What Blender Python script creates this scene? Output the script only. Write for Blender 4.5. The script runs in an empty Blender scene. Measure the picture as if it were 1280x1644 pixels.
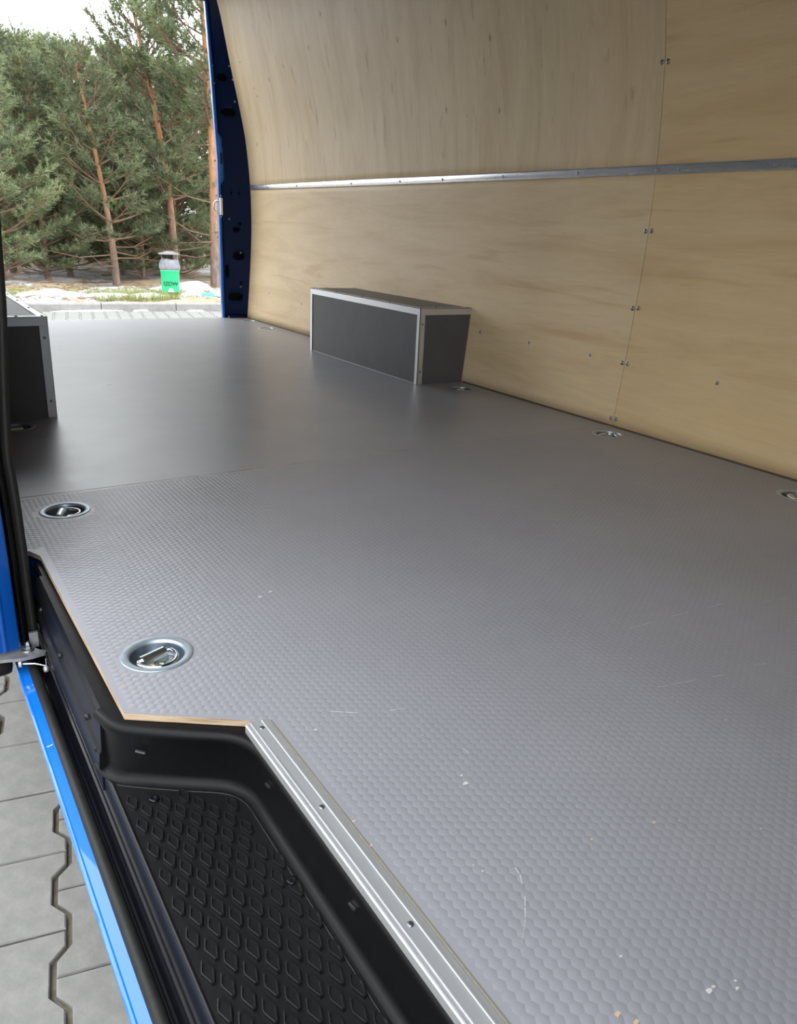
import bpy, bmesh, math, random
import numpy as np
from mathutils import Vector, Matrix

# ------------------------------------------------------------------ camera, sky, exposure
scene = bpy.context.scene
COL = scene.collection
cam_d = bpy.data.cameras.new('camera'); cam = bpy.data.objects.new('camera', cam_d); COL.objects.link(cam)
cam_d.sensor_fit = 'HORIZONTAL'; cam_d.sensor_width = 36.0; cam_d.lens = 1259.63 * 36.0 / 1280.0
cam_d.clip_start = 0.01; cam_d.clip_end = 200
RW = ((0.84406034, -0.53433448, 0.04526375), (-0.14481176, -0.30839401, -0.94017163), (0.51632518, 0.78700686, -0.33768107))
cam.matrix_world = Matrix(((RW[0][0], -RW[1][0], -RW[2][0], 0.0), (RW[0][1], -RW[1][1], -RW[2][1], 0.0),
                           (RW[0][2], -RW[1][2], -RW[2][2], 0.573), (0, 0, 0, 1)))
scene.camera = cam
world = bpy.data.worlds.new('overcast_sky'); scene.world = world; world.use_nodes = True
bg = world.node_tree.nodes['Background']
bg.inputs['Color'].default_value = (0.94, 0.97, 1.0, 1); bg.inputs['Strength'].default_value = 4.5
vs = scene.view_settings
vs.view_transform = 'Standard'; vs.look = 'None'; vs.gamma = 1.0; vs.use_curve_mapping = False; vs.exposure = 0.12

R = math.radians
random.seed(7); rng = np.random.default_rng(7)

# ------------------------------------------------------------------ helpers
class MB:
    def __init__(s): s.v = []; s.f = []; s.m = []; s.sm = []
    def add(s, vs, fs, m=0, smooth=False):
        o = len(s.v); s.v += [tuple(p) for p in vs]
        for f in fs: s.f.append(tuple(i + o for i in f)); s.m.append(m); s.sm.append(smooth)
        return s
    def box(s, x0, x1, y0, y1, z0, z1, m=0):
        v = [(x0,y0,z0),(x1,y0,z0),(x1,y1,z0),(x0,y1,z0),(x0,y0,z1),(x1,y0,z1),(x1,y1,z1),(x0,y1,z1)]
        return s.add(v, [(3,2,1,0),(4,5,6,7),(0,1,5,4),(1,2,6,5),(2,3,7,6),(3,0,4,7)], m)
    def prism(s, pts, axis, a, b, m=0, smooth=False, cap=True):
        """extrude a closed 2-D outline along an axis"""
        def P(p, t): return (t, p[0], p[1]) if axis == 'x' else (p[0], t, p[1]) if axis == 'y' else (p[0], p[1], t)
        n = len(pts); v = [P(p, a) for p in pts] + [P(p, b) for p in pts]
        s.add(v, [(i, (i+1) % n, (i+1) % n + n, i + n) for i in range(n)], m, smooth)
        if cap: s.add(v, [tuple(range(n))[::-1], tuple(range(n, 2*n))], m)
        return s
    def tube(s, path, r, n=8, m=0, closed=False, cap=True):
        P = [Vector(p) for p in path]; k = len(P)
        rr = r if isinstance(r, (list, tuple)) else [r] * k
        v = []; up = None
        for i in range(k):
            t = (P[(i+1) % k] - P[i-1]) if closed else (P[min(i+1, k-1)] - P[max(i-1, 0)])
            t.normalize()
            if up is None:
                up = Vector((0,0,1)) if abs(t.z) < .9 else Vector((1,0,0))
            a = t.cross(up); a.normalize(); b = a.cross(t); b.normalize(); up = b
            for j in range(n):
                an = 2*math.pi*j/n; v.append(P[i] + (a*math.cos(an) + b*math.sin(an)) * rr[i])
        f = []
        for i in range(k if closed else k-1):
            for j in range(n):
                i2 = (i+1) % k; f.append((i*n+j, i*n+(j+1) % n, i2*n+(j+1) % n, i2*n+j))
        s.add(v, f, m, True)
        if cap and not closed: s.add(v, [tuple(range(n))[::-1], tuple(range((k-1)*n, k*n))], m)
        return s
    def lathe(s, prof, n=32, m=0, c=(0,0,0), smooth=True):
        """revolve (r, z) pairs round z"""
        v = []; f = []
        for (r, z) in prof:
            for j in range(n):
                a = 2*math.pi*j/n; v.append((c[0]+r*math.cos(a), c[1]+r*math.sin(a), c[2]+z))
        for i in range(len(prof)-1):
            for j in range(n): f.append((i*n+j, i*n+(j+1) % n, (i+1)*n+(j+1) % n, (i+1)*n+j))
        s.add(v, f, m, smooth)
        if prof[-1][0] < 2e-3: s.add(v[-n:], [tuple(range(n))], m)
        return s
    def grid(s, P, m=0, smooth=True):
        """P[i][j] rows of points"""
        a = len(P); b = len(P[0]); v = [p for row in P for p in row]
        return s.add(v, [(i*b+j, i*b+j+1, (i+1)*b+j+1, (i+1)*b+j) for i in range(a-1) for j in range(b-1)], m, smooth)
    def mesh(s, name, mats):
        me = bpy.data.meshes.new(name); me.from_pydata(s.v, [], s.f)
        for mt in (mats if isinstance(mats, (list, tuple)) else [mats]): me.materials.append(mt)
        me.polygons.foreach_set('material_index', s.m); me.polygons.foreach_set('use_smooth', s.sm)
        me.update(); return me
    def build(s, name, mats, parent=None, loc=None, fix=True):
        me = s.mesh(name, mats)
        if fix:
            bm = bmesh.new(); bm.from_mesh(me); bmesh.ops.recalc_face_normals(bm, faces=bm.faces); bm.to_mesh(me); bm.free()
        return obj(name, me, parent, loc)

def obj(name, me, parent=None, loc=None):
    o = bpy.data.objects.new(name, me); COL.objects.link(o)
    if parent: o.parent = parent
    if loc: o.location = loc
    return o
def empty(name, loc=(0,0,0), rz=0):
    o = bpy.data.objects.new(name, None); COL.objects.link(o); o.location = loc; o.rotation_euler = (0,0,rz); o.empty_display_size = .05
    return o
def tag(o, label=None, cat=None, group=None, kind=None):
    if label: o['label'] = label
    if cat: o['category'] = cat
    if group: o['group'] = group
    if kind: o['kind'] = kind
    return o
def bevel(o, w, seg=2):
    m = o.modifiers.new('bevel', 'BEVEL'); m.width = w; m.segments = seg; m.limit_method = 'ANGLE'; m.angle_limit = R(35)
    return o
def copy_tree(o, parent=None):
    c = o.copy(); COL.objects.link(c); c.parent = parent
    for ch in [k for k in bpy.data.objects if k.parent == o]: copy_tree(ch, c)
    return c

# ------------------------------------------------------------------ materials
def mat(name, col, rough=.5, metal=0.0, spec=.5, coat=0.0, coat_rough=.05):
    m = bpy.data.materials.new(name); m.use_nodes = True; b = m.node_tree.nodes['Principled BSDF']
    b.inputs['Base Color'].default_value = (*col, 1); b.inputs['Roughness'].default_value = rough
    b.inputs['Metallic'].default_value = metal; b.inputs['Specular IOR Level'].default_value = spec
    b.inputs['Coat Weight'].default_value = coat; b.inputs['Coat Roughness'].default_value = coat_rough
    return m
def nodes(m): return m.node_tree.nodes, m.node_tree.links, m.node_tree.nodes['Principled BSDF']
def coords(m, scale=(1,1,1), rot=(0,0,0), kind='Object'):
    n, l, b = nodes(m); t = n.new('ShaderNodeTexCoord'); k = n.new('ShaderNodeMapping')
    k.inputs['Scale'].default_value = scale; k.inputs['Rotation'].default_value = rot
    l.new(t.outputs[kind], k.inputs['Vector']); return k.outputs['Vector']
def noise(m, vec, scale, detail=4, rough=.55, dist=0.0):
    n, l, b = nodes(m); t = n.new('ShaderNodeTexNoise'); l.new(vec, t.inputs['Vector'])
    t.inputs['Scale'].default_value = scale; t.inputs['Detail'].default_value = detail
    t.inputs['Roughness'].default_value = rough; t.inputs['Distortion'].default_value = dist
    return t.outputs['Fac']
def ramp(m, fac, stops):
    n, l, b = nodes(m); r = n.new('ShaderNodeValToRGB'); e = r.color_ramp.elements
    while len(e) < len(stops): e.new(.5)
    for k, (p, c) in enumerate(stops): e[k].position = p; e[k].color = (*c, 1) if len(c) == 3 else c
    l.new(fac, r.inputs['Fac']); return r.outputs['Color']
def mixc(m, fac, a, b_, mode='MIX'):
    n, l, b = nodes(m); x = n.new('ShaderNodeMix'); x.data_type = 'RGBA'; x.blend_type = mode
    if isinstance(fac, float): x.inputs[0].default_value = fac
    else: l.new(fac, x.inputs[0])
    for i, s in ((6, a), (7, b_)):
        if isinstance(s, tuple): x.inputs[i].default_value = (*s, 1)
        else: l.new(s, x.inputs[i])
    return x.outputs[2]
def setc(m, c): nodes(m)[1].new(c, nodes(m)[2].inputs['Base Color'])
def bump(m, h, strength=.3, dist=.002):
    n, l, b = nodes(m); k = n.new('ShaderNodeBump'); k.inputs['Strength'].default_value = strength; k.inputs['Distance'].default_value = dist
    l.new(h, k.inputs['Height']); l.new(k.outputs['Normal'], b.inputs['Normal'])

def mat_floor():
    m = mat('grey_film_plywood', (.15,.15,.16), .42, spec=.8)
    v = coords(m); f = noise(m, v, 3.0, 5)
    setc(m, ramp(m, f, [(.3, (.25,.252,.275)), (.7, (.28,.282,.306))]))
    f2 = noise(m, v, 9.0, 3); n, l, b = nodes(m)
    r = n.new('ShaderNodeMapRange'); r.inputs['To Min'].default_value = .3; r.inputs['To Max'].default_value = .4
    l.new(f2, r.inputs['Value']); l.new(r.outputs['Result'], b.inputs['Roughness'])
    bump(m, noise(m, v, 450.0, 2), .12, .0006)
    return m
def mat_edge():
    m = mat('plywood_edge', (.55,.36,.2), .7)
    v = coords(m, (14, 14, 420)); f = noise(m, v, 1.0, 3)
    setc(m, ramp(m, f, [(.35, (.26,.17,.1)), (.5, (.46,.34,.22)), (.7, (.55,.43,.3))]))
    return m
def mat_ply(name, vertical, tone=(1,1,1)):
    m = mat(name, (.6,.45,.28), .48, spec=.35)
    sc = (1, 2.0, .28) if vertical else (1, .28, 2.2)
    v = coords(m, sc); v2 = coords(m, (1,1,1))
    f = noise(m, v, 4.5, 6, .6, 1.2); g = noise(m, v, 38, 4, .6, .6)
    c = ramp(m, f, [(.25, (.70,.53,.325)), (.5, (.80,.635,.42)), (.75, (.85,.70,.48))])
    c = mixc(m, .13, c, ramp(m, g, [(.3, (.44,.28,.14)), (.6, (.8,.64,.42))]), 'MULTIPLY')
    big = noise(m, v2, 1.7, 3)
    c = mixc(m, .16, c, ramp(m, big, [(.3, (.6,.47,.33)), (.7, (1,.95,.88))]), 'MULTIPLY')
    if vertical:                                       # darker grain flecks and small knots
        k = noise(m, coords(m, (1, 6.5, 1.6)), 3.6, 3, .5, .3)
        n, l, b = nodes(m)
        c = mixc(m, ramp(m, k, [(.63, (0,0,0)), (.78, (.55,.55,.55))]), c, (.3,.2,.12))
        vo = n.new('ShaderNodeTexVoronoi'); vo.inputs['Scale'].default_value = 7.0
        l.new(coords(m, (0.01, 1.4, .8)), vo.inputs['Vector'])
        c = mixc(m, ramp(m, vo.outputs['Distance'], [(.02, (.7,.7,.7)), (.09, (0,0,0))]), c, (.2,.13,.08))
    else:
        k = noise(m, coords(m, (1, .5, 9)), 2.2, 3, .5, .8)
        c = mixc(m, ramp(m, k, [(.62, (0,0,0)), (.72, (.35,.35,.35))]), c, (.52,.3,.12))
    c = mixc(m, 1.0, c, tone, 'MULTIPLY')
    setc(m, c); bump(m, g, .05, .001)
    return m
def mat_alu(name, col=(.72,.74,.77), rough=.32, sc=(60, 2, 60), metal=.75):
    m = mat(name, col, rough, metal)
    f = noise(m, coords(m, sc), 3, 4); n, l, b = nodes(m)
    r = n.new('ShaderNodeMapRange'); r.inputs['To Min'].default_value = rough - .1; r.inputs['To Max'].default_value = rough + .12
    l.new(f, r.inputs['Value']); l.new(r.outputs['Result'], b.inputs['Roughness'])
    return m
def mat_noisy(name, c0, c1, scale, rough=.8, bs=.3, bd=.003, metal=0, spec=.4):
    m = mat(name, c0, rough, metal, spec); v = coords(m); f = noise(m, v, scale, 6, .6)
    setc(m, ramp(m, f, [(.3, c0), (.7, c1)]))
    if bs: bump(m, noise(m, v, scale*4, 4), bs, bd)
    return m
FLOOR = mat_floor(); EDGE = mat_edge(); PLYH = mat_ply('birch_plywood_warm_lit', False, (1,.95,.82)); PLYP = mat_ply('birch_plywood_cool_lit', False, (1,.985,.92)); PLYV = mat_ply('birch_plywood_upright', True, (.98,.985,.94))  # tones put cool rear light and warm bounce into the wood colour
ALU = mat_alu('brushed_aluminium', (.64,.66,.67), .4); RAIL = mat_alu('polished_aluminium', (.8,.81,.83), .22, (40, 3, 40))
SHEET = mat_noisy('dark_grey_film_board', (.085,.083,.088), (.1,.097,.1), 14, .5, .05, .001)
ZINC = mat_noisy('zinc_plated_steel', (.5,.56,.58), (.66,.7,.7), 60, .3, .05, .001, 1.0)
ZINCY = mat_noisy('yellow_passivated_steel', (.62,.66,.56), (.74,.76,.68), 70, .35, .08, .001, 1.0)
FLANGE = mat_noisy('blue_zinc_steel', (.4,.47,.52), (.5,.57,.61), 60, .42, .05, .001, .8)
CUP = mat_noisy('dark_zinc_steel', (.17,.2,.24), (.24,.28,.32), 60, .36, .05, .001, .9)
CHROME = mat('bright_steel', (.8,.81,.82), .16, 1.0)
DARKSTEEL = mat_noisy('dull_steel', (.2,.21,.22), (.3,.3,.31), 50, .4, .05, .001, 1.0)
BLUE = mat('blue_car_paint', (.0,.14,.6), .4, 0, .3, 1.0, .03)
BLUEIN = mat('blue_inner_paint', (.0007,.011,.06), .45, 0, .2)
BLUESHADE = mat('shaded_blue_car_paint', (.0,.055,.27), .4, 0, .3, .3, .05)  # same body blue, with the shade painted into the colour
BLACKP = mat_noisy('black_plastic', (.0025,.0025,.003), (.004,.004,.0045), 120, .42, .12, .0006, 0, .18)
TREAD = mat_noisy('black_moulded_rubber', (.005,.005,.0055), (.008,.008,.009), 120, .36, .1, .0005, 0, .3)
TRACK = mat_noisy('black_gloss_track', (.003,.003,.005), (.006,.006,.009), 300, .24, .15, .0005, 0, .3)
RUBBER = mat_noisy('black_rubber', (.010,.010,.009), (.016,.015,.014), 80, .55, .1, .0005, 0, .25)
BLACKHOLE = mat('unlit_cavity_black', (.004,.004,.005), .9)
SCREW = mat('screw_steel', (.38,.39,.41), .3, 1.0)
STEEL = mat_noisy('worn_grey_steel', (.3,.31,.32), (.42,.42,.43), 50, .42, .05, .001, .8)
SEAL = mat('grey_sealant', (.26,.25,.24), .6)
WHITEP = mat('white_scuff', (.55,.54,.52), .8)
TANP = mat('tan_chip', (.5,.38,.26), .8)
LINER = mat('bare_roof_metal', (.07,.08,.11), .6)

# ------------------------------------------------------------------ wall curve of the van body (x of the lining at height z)
WZ = [-.05, 0, .24, .46, .6, .775, .92, 1.06, 1.23, 1.4, 1.58, 1.74, 1.85, 1.91]
WX = [1.955, 1.962, 1.983, 1.998, 2.002, 1.998, 1.986, 1.970, 1.933, 1.892, 1.855, 1.82, 1.76, 1.62]
def xw(z): return float(np.interp(z, WZ, WX))
def xw_s(z):                                            # smoothed
    return (xw(z-.06) + 2*xw(z) + xw(z+.06)) / 4 if z > .06 else xw(z)
XC = 1.062                                              # middle of the load bay

# ------------------------------------------------------------------ floor
RINGS = [(.255,1.638), (.253,.984), (1.866,2.437), (1.868,1.666), (1.842,1.012), (1.905,4.705), (1.869,4.35), (.268,2.399)]
def plate(name, outline, holes, z0, z1, mats, parent):
    """flat board with round holes, real thickness"""
    cu = bpy.data.curves.new(name, 'CURVE'); cu.dimensions = '2D'; cu.fill_mode = 'BOTH'; cu.extrude = (z1 - z0) / 2
    def spl(pts):
        s = cu.splines.new('POLY'); s.points.add(len(pts)-1); s.use_cyclic_u = True
        for p, q in zip(s.points, pts): p.co = (q[0], q[1], 0, 1)
    spl(outline)
    for (cx, cy, r) in holes: spl([(cx + r*math.cos(2*math.pi*k/40), cy + r*math.sin(2*math.pi*k/40)) for k in range(40)])
    t = bpy.data.objects.new(name, cu); COL.objects.link(t)
    dg = bpy.context.evaluated_depsgraph_get(); me = bpy.data.meshes.new_from_object(t.evaluated_get(dg), depsgraph=dg)
    bpy.data.objects.remove(t); bpy.data.curves.remove(cu)
    me.transform(Matrix.Translation((0, 0, (z0+z1)/2)))
    me.materials.clear()
    for mt in mats: me.materials.append(mt)
    for p in me.polygons:
        p.material_index = 0 if abs(p.normal.z) > .5 else 1; p.use_smooth = False
    me.name = name
    return obj(name, me, parent)

floor_root = MB().box(.335, 1.99, -.25, 4.9, -.06, -.022).box(.19, .335, .9, 4.9, -.06, -.022).build('floor', DARKSTEEL)
tag(floor_root, 'grey film-faced plywood load floor of the van', kind='structure')
YS = 1.757
lipf = [(.304,-.25), (.304,.776), (.177,.862), (.171,1.414), (.157,1.446), (.12,1.452)]
outA = [(1.966,YS-.0018), (1.966,-.25)] + lipf + [(.12,YS-.0018)]
outB = [(1.966,4.885), (1.966,YS+.001), (.12,YS+.001), (.12,4.885)]
HR = .0465
panA = plate('floor_panel', outA, [(x,y,HR) for x, y in RINGS if y < YS], -.009, 0, [FLOOR, EDGE], floor_root)
panB = plate('floor_panel', outB, [(x,y,HR) for x, y in RINGS if y > YS], -.009, 0, [FLOOR, EDGE], floor_root)
tag(panA, 'front floor board with raised hexagon grip pattern'); tag(panB, 'rear floor board reaching the back doors')

def hex_field(name, parent, y0, y1, p=.0117, r0=.0064, r1=.0056, h=.0002):
    """the embossed hexagons, real relief joined into one part"""
    ys = np.arange(y0, y1, p); dx = p*math.cos(R(30)); pts = []
    i = 0; x = .14
    while x < 1.955:
        yy = ys + (p/2 if i % 2 else 0); pts.append(np.stack([np.full_like(yy, x), yy], 1)); x += dx; i += 1
    P = np.concatenate(pts)
    keep = (P[:,1] < YS-.008) & ((P[:,0] > .333) | ((P[:,1] > .87 - .68*(P[:,0]-.177)) & (P[:,0] > .184)) | ((P[:,1] > 1.456) & (P[:,0] > .13)))
    for (cx, cy) in RINGS: keep &= (np.hypot(P[:,0]-cx, P[:,1]-cy) > .056)
    P = P[keep]; n = len(P)
    a = np.arange(6) * math.pi/3
    v0 = np.stack([r0*np.cos(a), r0*np.sin(a), np.full(6, .00002)], 1); v1 = np.stack([r1*np.cos(a), r1*np.sin(a), np.full(6, h)], 1)
    unit = np.concatenate([v0, v1])
    V = (unit[None] + np.concatenate([P, np.zeros((n,1))], 1)[:,None]).reshape(-1, 3)
    base = (np.arange(n)*12)[:,None]
    top = (base + np.arange(6, 12)[None])
    q = np.array([[k, (k+1) % 6, (k+1) % 6 + 6, k+6] for k in range(6)])
    quads = (base[:,:,None] + q[None]).reshape(-1, 4)
    me = bpy.data.meshes.new(name)
    me.vertices.add(len(V)); me.vertices.foreach_set('co', V.ravel())
    L = np.concatenate([top.ravel(), quads.ravel()]); me.loops.add(len(L)); me.loops.foreach_set('vertex_index', L)
    ls = np.concatenate([np.arange(n)*6, n*6 + np.arange(len(quads))*4]); me.polygons.add(len(ls)); me.polygons.foreach_set('loop_start', ls)
    me.update(calc_edges=True); me.validate(); me.materials.append(FLOOR)
    return tag(obj(name, me, parent), kind='stuff')
hex_field('grip_pattern', panA, .0, YS)

# scuffs and chips worn into the film
def scuffs():
    mb = MB(); z = .00045
    def chip(x, y, s, m):
        k = random.randint(5, 7); pts = []
        for i in range(k):
            a = 2*math.pi*i/k + random.uniform(-.3,.3); r = s*random.uniform(.45,1.1); pts.append((x+r*math.cos(a)*1.3, y+r*math.sin(a)*.8))
        mb.prism(pts, 'z', z-.0003, z, m)
    def line(p, q, w, m=0):
        p = Vector(p); q = Vector(q); d = (q-p); n = max(2, int(d.length/.02))
        nn = Vector((-d.y, d.x)).normalized()
        for i in range(n):
            if random.random() < .3: continue
            a = p + d*(i/n); b = p + d*((i+.85)/n); ww = w*random.uniform(.4,1)
            mb.prism([tuple(a-nn*ww), tuple(b-nn*ww*.6), tuple(b+nn*ww*.6), tuple(a+nn*ww)], 'z', z-.0003, z, m)
    for (x, y, s, m) in [(.45,1.086,.005,0),(.474,1.097,.004,0),(.367,.72,.0022,0),(.468,.552,.0035,0),(.472,.565,.002,0),(.605,.405,.0028,1),(.529,.42,.0016,1),(.408,.272,.003,1),(.415,.26,.003,1),(.489,.248,.0032,0),
                         (.495,.249,.002,0),(.511,.238,.0022,0),(.516,.243,.0014,0),(.406,.442,.0015,0),(.45,.308,.0018,0),(.33,.523,.002,1),(.332,.561,.002,1),(.592,.747,.0014,0),(.838,.486,.0014,0),(.24,.955,.0025,1),(.295,.968,.003,1),(.192,.925,.003,1),(.34,1.06,.002,0)]: chip(x, y, s, m)
    for _ in range(60): chip(rng.uniform(.36,1.2), rng.uniform(.25,1.2), rng.uniform(.0005,.0011), 0)
    for pts in [[(.438,.439),(.434,.42),(.421,.398),(.404,.378),(.383,.359)], [(.92,.721),(.971,.719)], [(1.016,.717),(1.137,.708)], [(1.164,.685),(1.265,.67)], [(.842,.578),(.937,.558)], [(.799,.589),(.84,.577)], [(.868,.552),(.899,.54)],
                [(.996,.554),(1.019,.548)], [(1.015,.539),(1.011,.513)], [(.401,.745),(.432,.724)], [(.468,.711),(.489,.705)], [(.503,.603),(.504,.592)], [(.331,.472),(.352,.476)]]:
        for a, b in zip(pts, pts[1:]): line(a, b, .0005)
    line((.95,2.6), (1.02,2.58), .0016); line((.62,2.95), (.66,2.93), .0016)
    return mb
tag(scuffs().build('scuff_marks', [WHITEP, TANP], panA), 'pale scratches and chips in the floor film', kind='stuff')
MB().prism([(1.952,0.0),(1.964,0.0),(1.964,.004)], 'y', -.25, 2.55).prism([(1.952,0.0),(1.964,0.0),(1.964,.004)], 'y', 3.52, 4.87).build('edge_seal', mat('dark_sealant', (.09,.07,.05), .7), panB)

# ------------------------------------------------------------------ wall_right: body skin, four plywood sheets, screws
zs_all = list(np.linspace(-.05, 1.91, 50))
def wall_sheet(mb, y0, y1, z0, z1, off, th, m=0, mirror=False, nz=None):
    nz = nz or max(4, int((z1-z0)/.04)); zz = np.linspace(z0, z1, nz+1)
    f = (lambda x: 2*XC - x) if mirror else (lambda x: x)
    pts = [(f(xw_s(z)+off), z) for z in zz] + [(f(xw_s(z)+off+th), z) for z in zz[::-1]]
    mb.prism(pts, 'y', y0, y1, m, smooth=False)
    return mb
wr = wall_sheet(MB(), -.3, 4.88, -.3, 1.9, .035, .03).build('wall_right', BLUE)
tag(wr, 'plywood lined side wall of the load bay', kind='structure')
YJ = 1.738; ZJ = .777
ply = []
for (y0, y1, z0, z1, mt, lab) in [(-.25, YJ-.0012, .001, ZJ, PLYH, 'lower plywood sheet nearest the camera'), (YJ+.0012, 4.868, .001, ZJ, PLYP, 'lower plywood sheet behind the wheel box'),
                                  (-.25, YJ-.0012, ZJ+.001, 1.86, PLYH, 'upper plywood sheet nearest the camera'), (YJ+.0012, 4.868, ZJ+.001, 1.86, PLYV, 'upper plywood sheet towards the back doors')]:
    o = wall_sheet(MB(), y0, y1, z0, z1, 0, .009).build('plywood_panel', mt, wr)
    for p in o.data.polygons: p.use_smooth = abs(p.normal.y) < .5 and abs(p.normal.z) < .85
    tag(o, lab); ply.append(o)
MB().box(1.93, 2.02, YJ-.02, YJ+.02, -.02, .0005).build('backing_batten', EDGE, wr)
joint = wall_sheet(MB(), YJ-.03, YJ+.03, .0, 1.86, .0065, .01).build('joint_batten', mat('resin_stained_joint', (.32,.19,.06), .7), wr)
def screw_mesh(name, r, h, m):
    mb = MB(); mb.lathe([(r, 0), (r*.95, h*.5), (r*.6, h), (0.0004, h*1.05)], 12)
    mb.box(-r*.45, r*.45, -r*.12, r*.12, h*.9, h*1.12).box(-r*.12, r*.12, -r*.45, r*.45, h*.9, h*1.12)
    return mb.mesh(name, m)
SCR = screw_mesh('screw', .0072, .0034, SCREW); SCRS = screw_mesh('screw', .0058, .003, SCREW); SCRD = screw_mesh('screw', .0042, .0022, DARKSTEEL)
def wall_screw(y, z, parent, me=SCR, off=0.0, name='screw'):
    o = obj(name, me, parent); o.location = (xw_s(z) - off, y, z); o.rotation_euler = (0, R(-90), 0); return o
for (y, z) in [(1.749,1.056), (1.727,1.055), (1.749,.604), (1.726,.606), (1.749,.375), (1.727,.377), (1.749,.204), (1.727,.205), (1.75,.025), (1.728,.026), (1.749,1.5), (1.727,1.5)]:
    wall_screw(y, z, ply[(0 if y < YJ else 1) + (2 if z > ZJ else 0)])
for (y, z) in [(2.489,.209), (2.2,.207), (1.892,.208)]: wall_screw(y, z, ply[1], SCRS)
wall_screw(1.391, .204, ply[0], SCRS)
for (y, z) in [(4.1,.16), (3.98,.22), (4.55,.18)]: wall_screw(y, z, ply[1], SCRD)
for (y, z) in [(4.72,1.42), (4.6,1.28), (4.58,1.24)]: wall_screw(y, z, ply[3], SCRD)

# aluminium rail across the joint of the sheets
rail_root = empty('wall_rail', (xw_s(.777), -.2, .777))
tag(rail_root, 'polished aluminium rail running along the plywood wall', 'rail')
pr = [(0.001,-.0145), (-.0035,-.0142), (-.0048,-.011), (-.0062,-.004), (-.0072,.003), (-.0068,.009), (-.0045,.0135), (0.001,.0148)]
o = MB().prism(pr, 'y', 0, 5.06, 0, True).build('rail_profile', RAIL, rail_root)
for y in (3.59, 2.828, 2.444, 2.057, 1.73, 1.648, 1.344, .9, .4, 4.2, 4.6, 3.15):
    s = obj('rivet', SCRS, rail_root); s.location = (-.0062, y+.2, -.002); s.rotation_euler = (0, R(-90), 0)

# ------------------------------------------------------------------ shell of the van: other wall, front, roof, rear header
wl = MB()
wall_sheet(wl, 1.51, 4.88, -.168, 1.9, .018, .012, 0, True)
wall_sheet(wl, -.32, -.06, -.168, 1.9, .02, .05, 0, True)
wl.box(.13, .34, -.06, 1.5, 1.5, 1.9)
wlo = wl.build('wall_left', BLUE); tag(wlo, 'side wall of the load bay with the sliding door opening', kind='structure')
for (y0, y1) in ((1.51, 3.0), (3.002, 4.868)): wall_sheet(MB(), y0, y1, .001, 1.86, .006, .009, 0, True).build('lining_board', SHEET, wlo)
tag(MB().box(.05, 2.08, -.34, -.27, -.3, 1.95).build('wall_front', LINER), 'bulkhead behind the cab', kind='structure')
ceil = MB(); cz = [(2*XC-1.80, 1.84)] + [(XC + 0.74*math.cos(a), 1.84 + .1*math.sin(a)) for a in np.linspace(math.pi, 0, 15)] + [(1.80, 1.84)]
cz2 = [(x, z+.02) for x, z in cz[::-1]]
ceil.prism(cz + cz2, 'y', -.34, 4.95)
tag(ceil.build('ceiling', LINER), 'roof over the load bay', kind='structure')
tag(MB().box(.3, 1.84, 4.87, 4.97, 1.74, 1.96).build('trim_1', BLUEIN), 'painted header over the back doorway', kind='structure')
tag(MB().box(.12, 1.99, 4.886, 4.96, -.09, -.004).build('trim_2', DARKSTEEL), 'rear sill under the floor edge', kind='structure')

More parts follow.
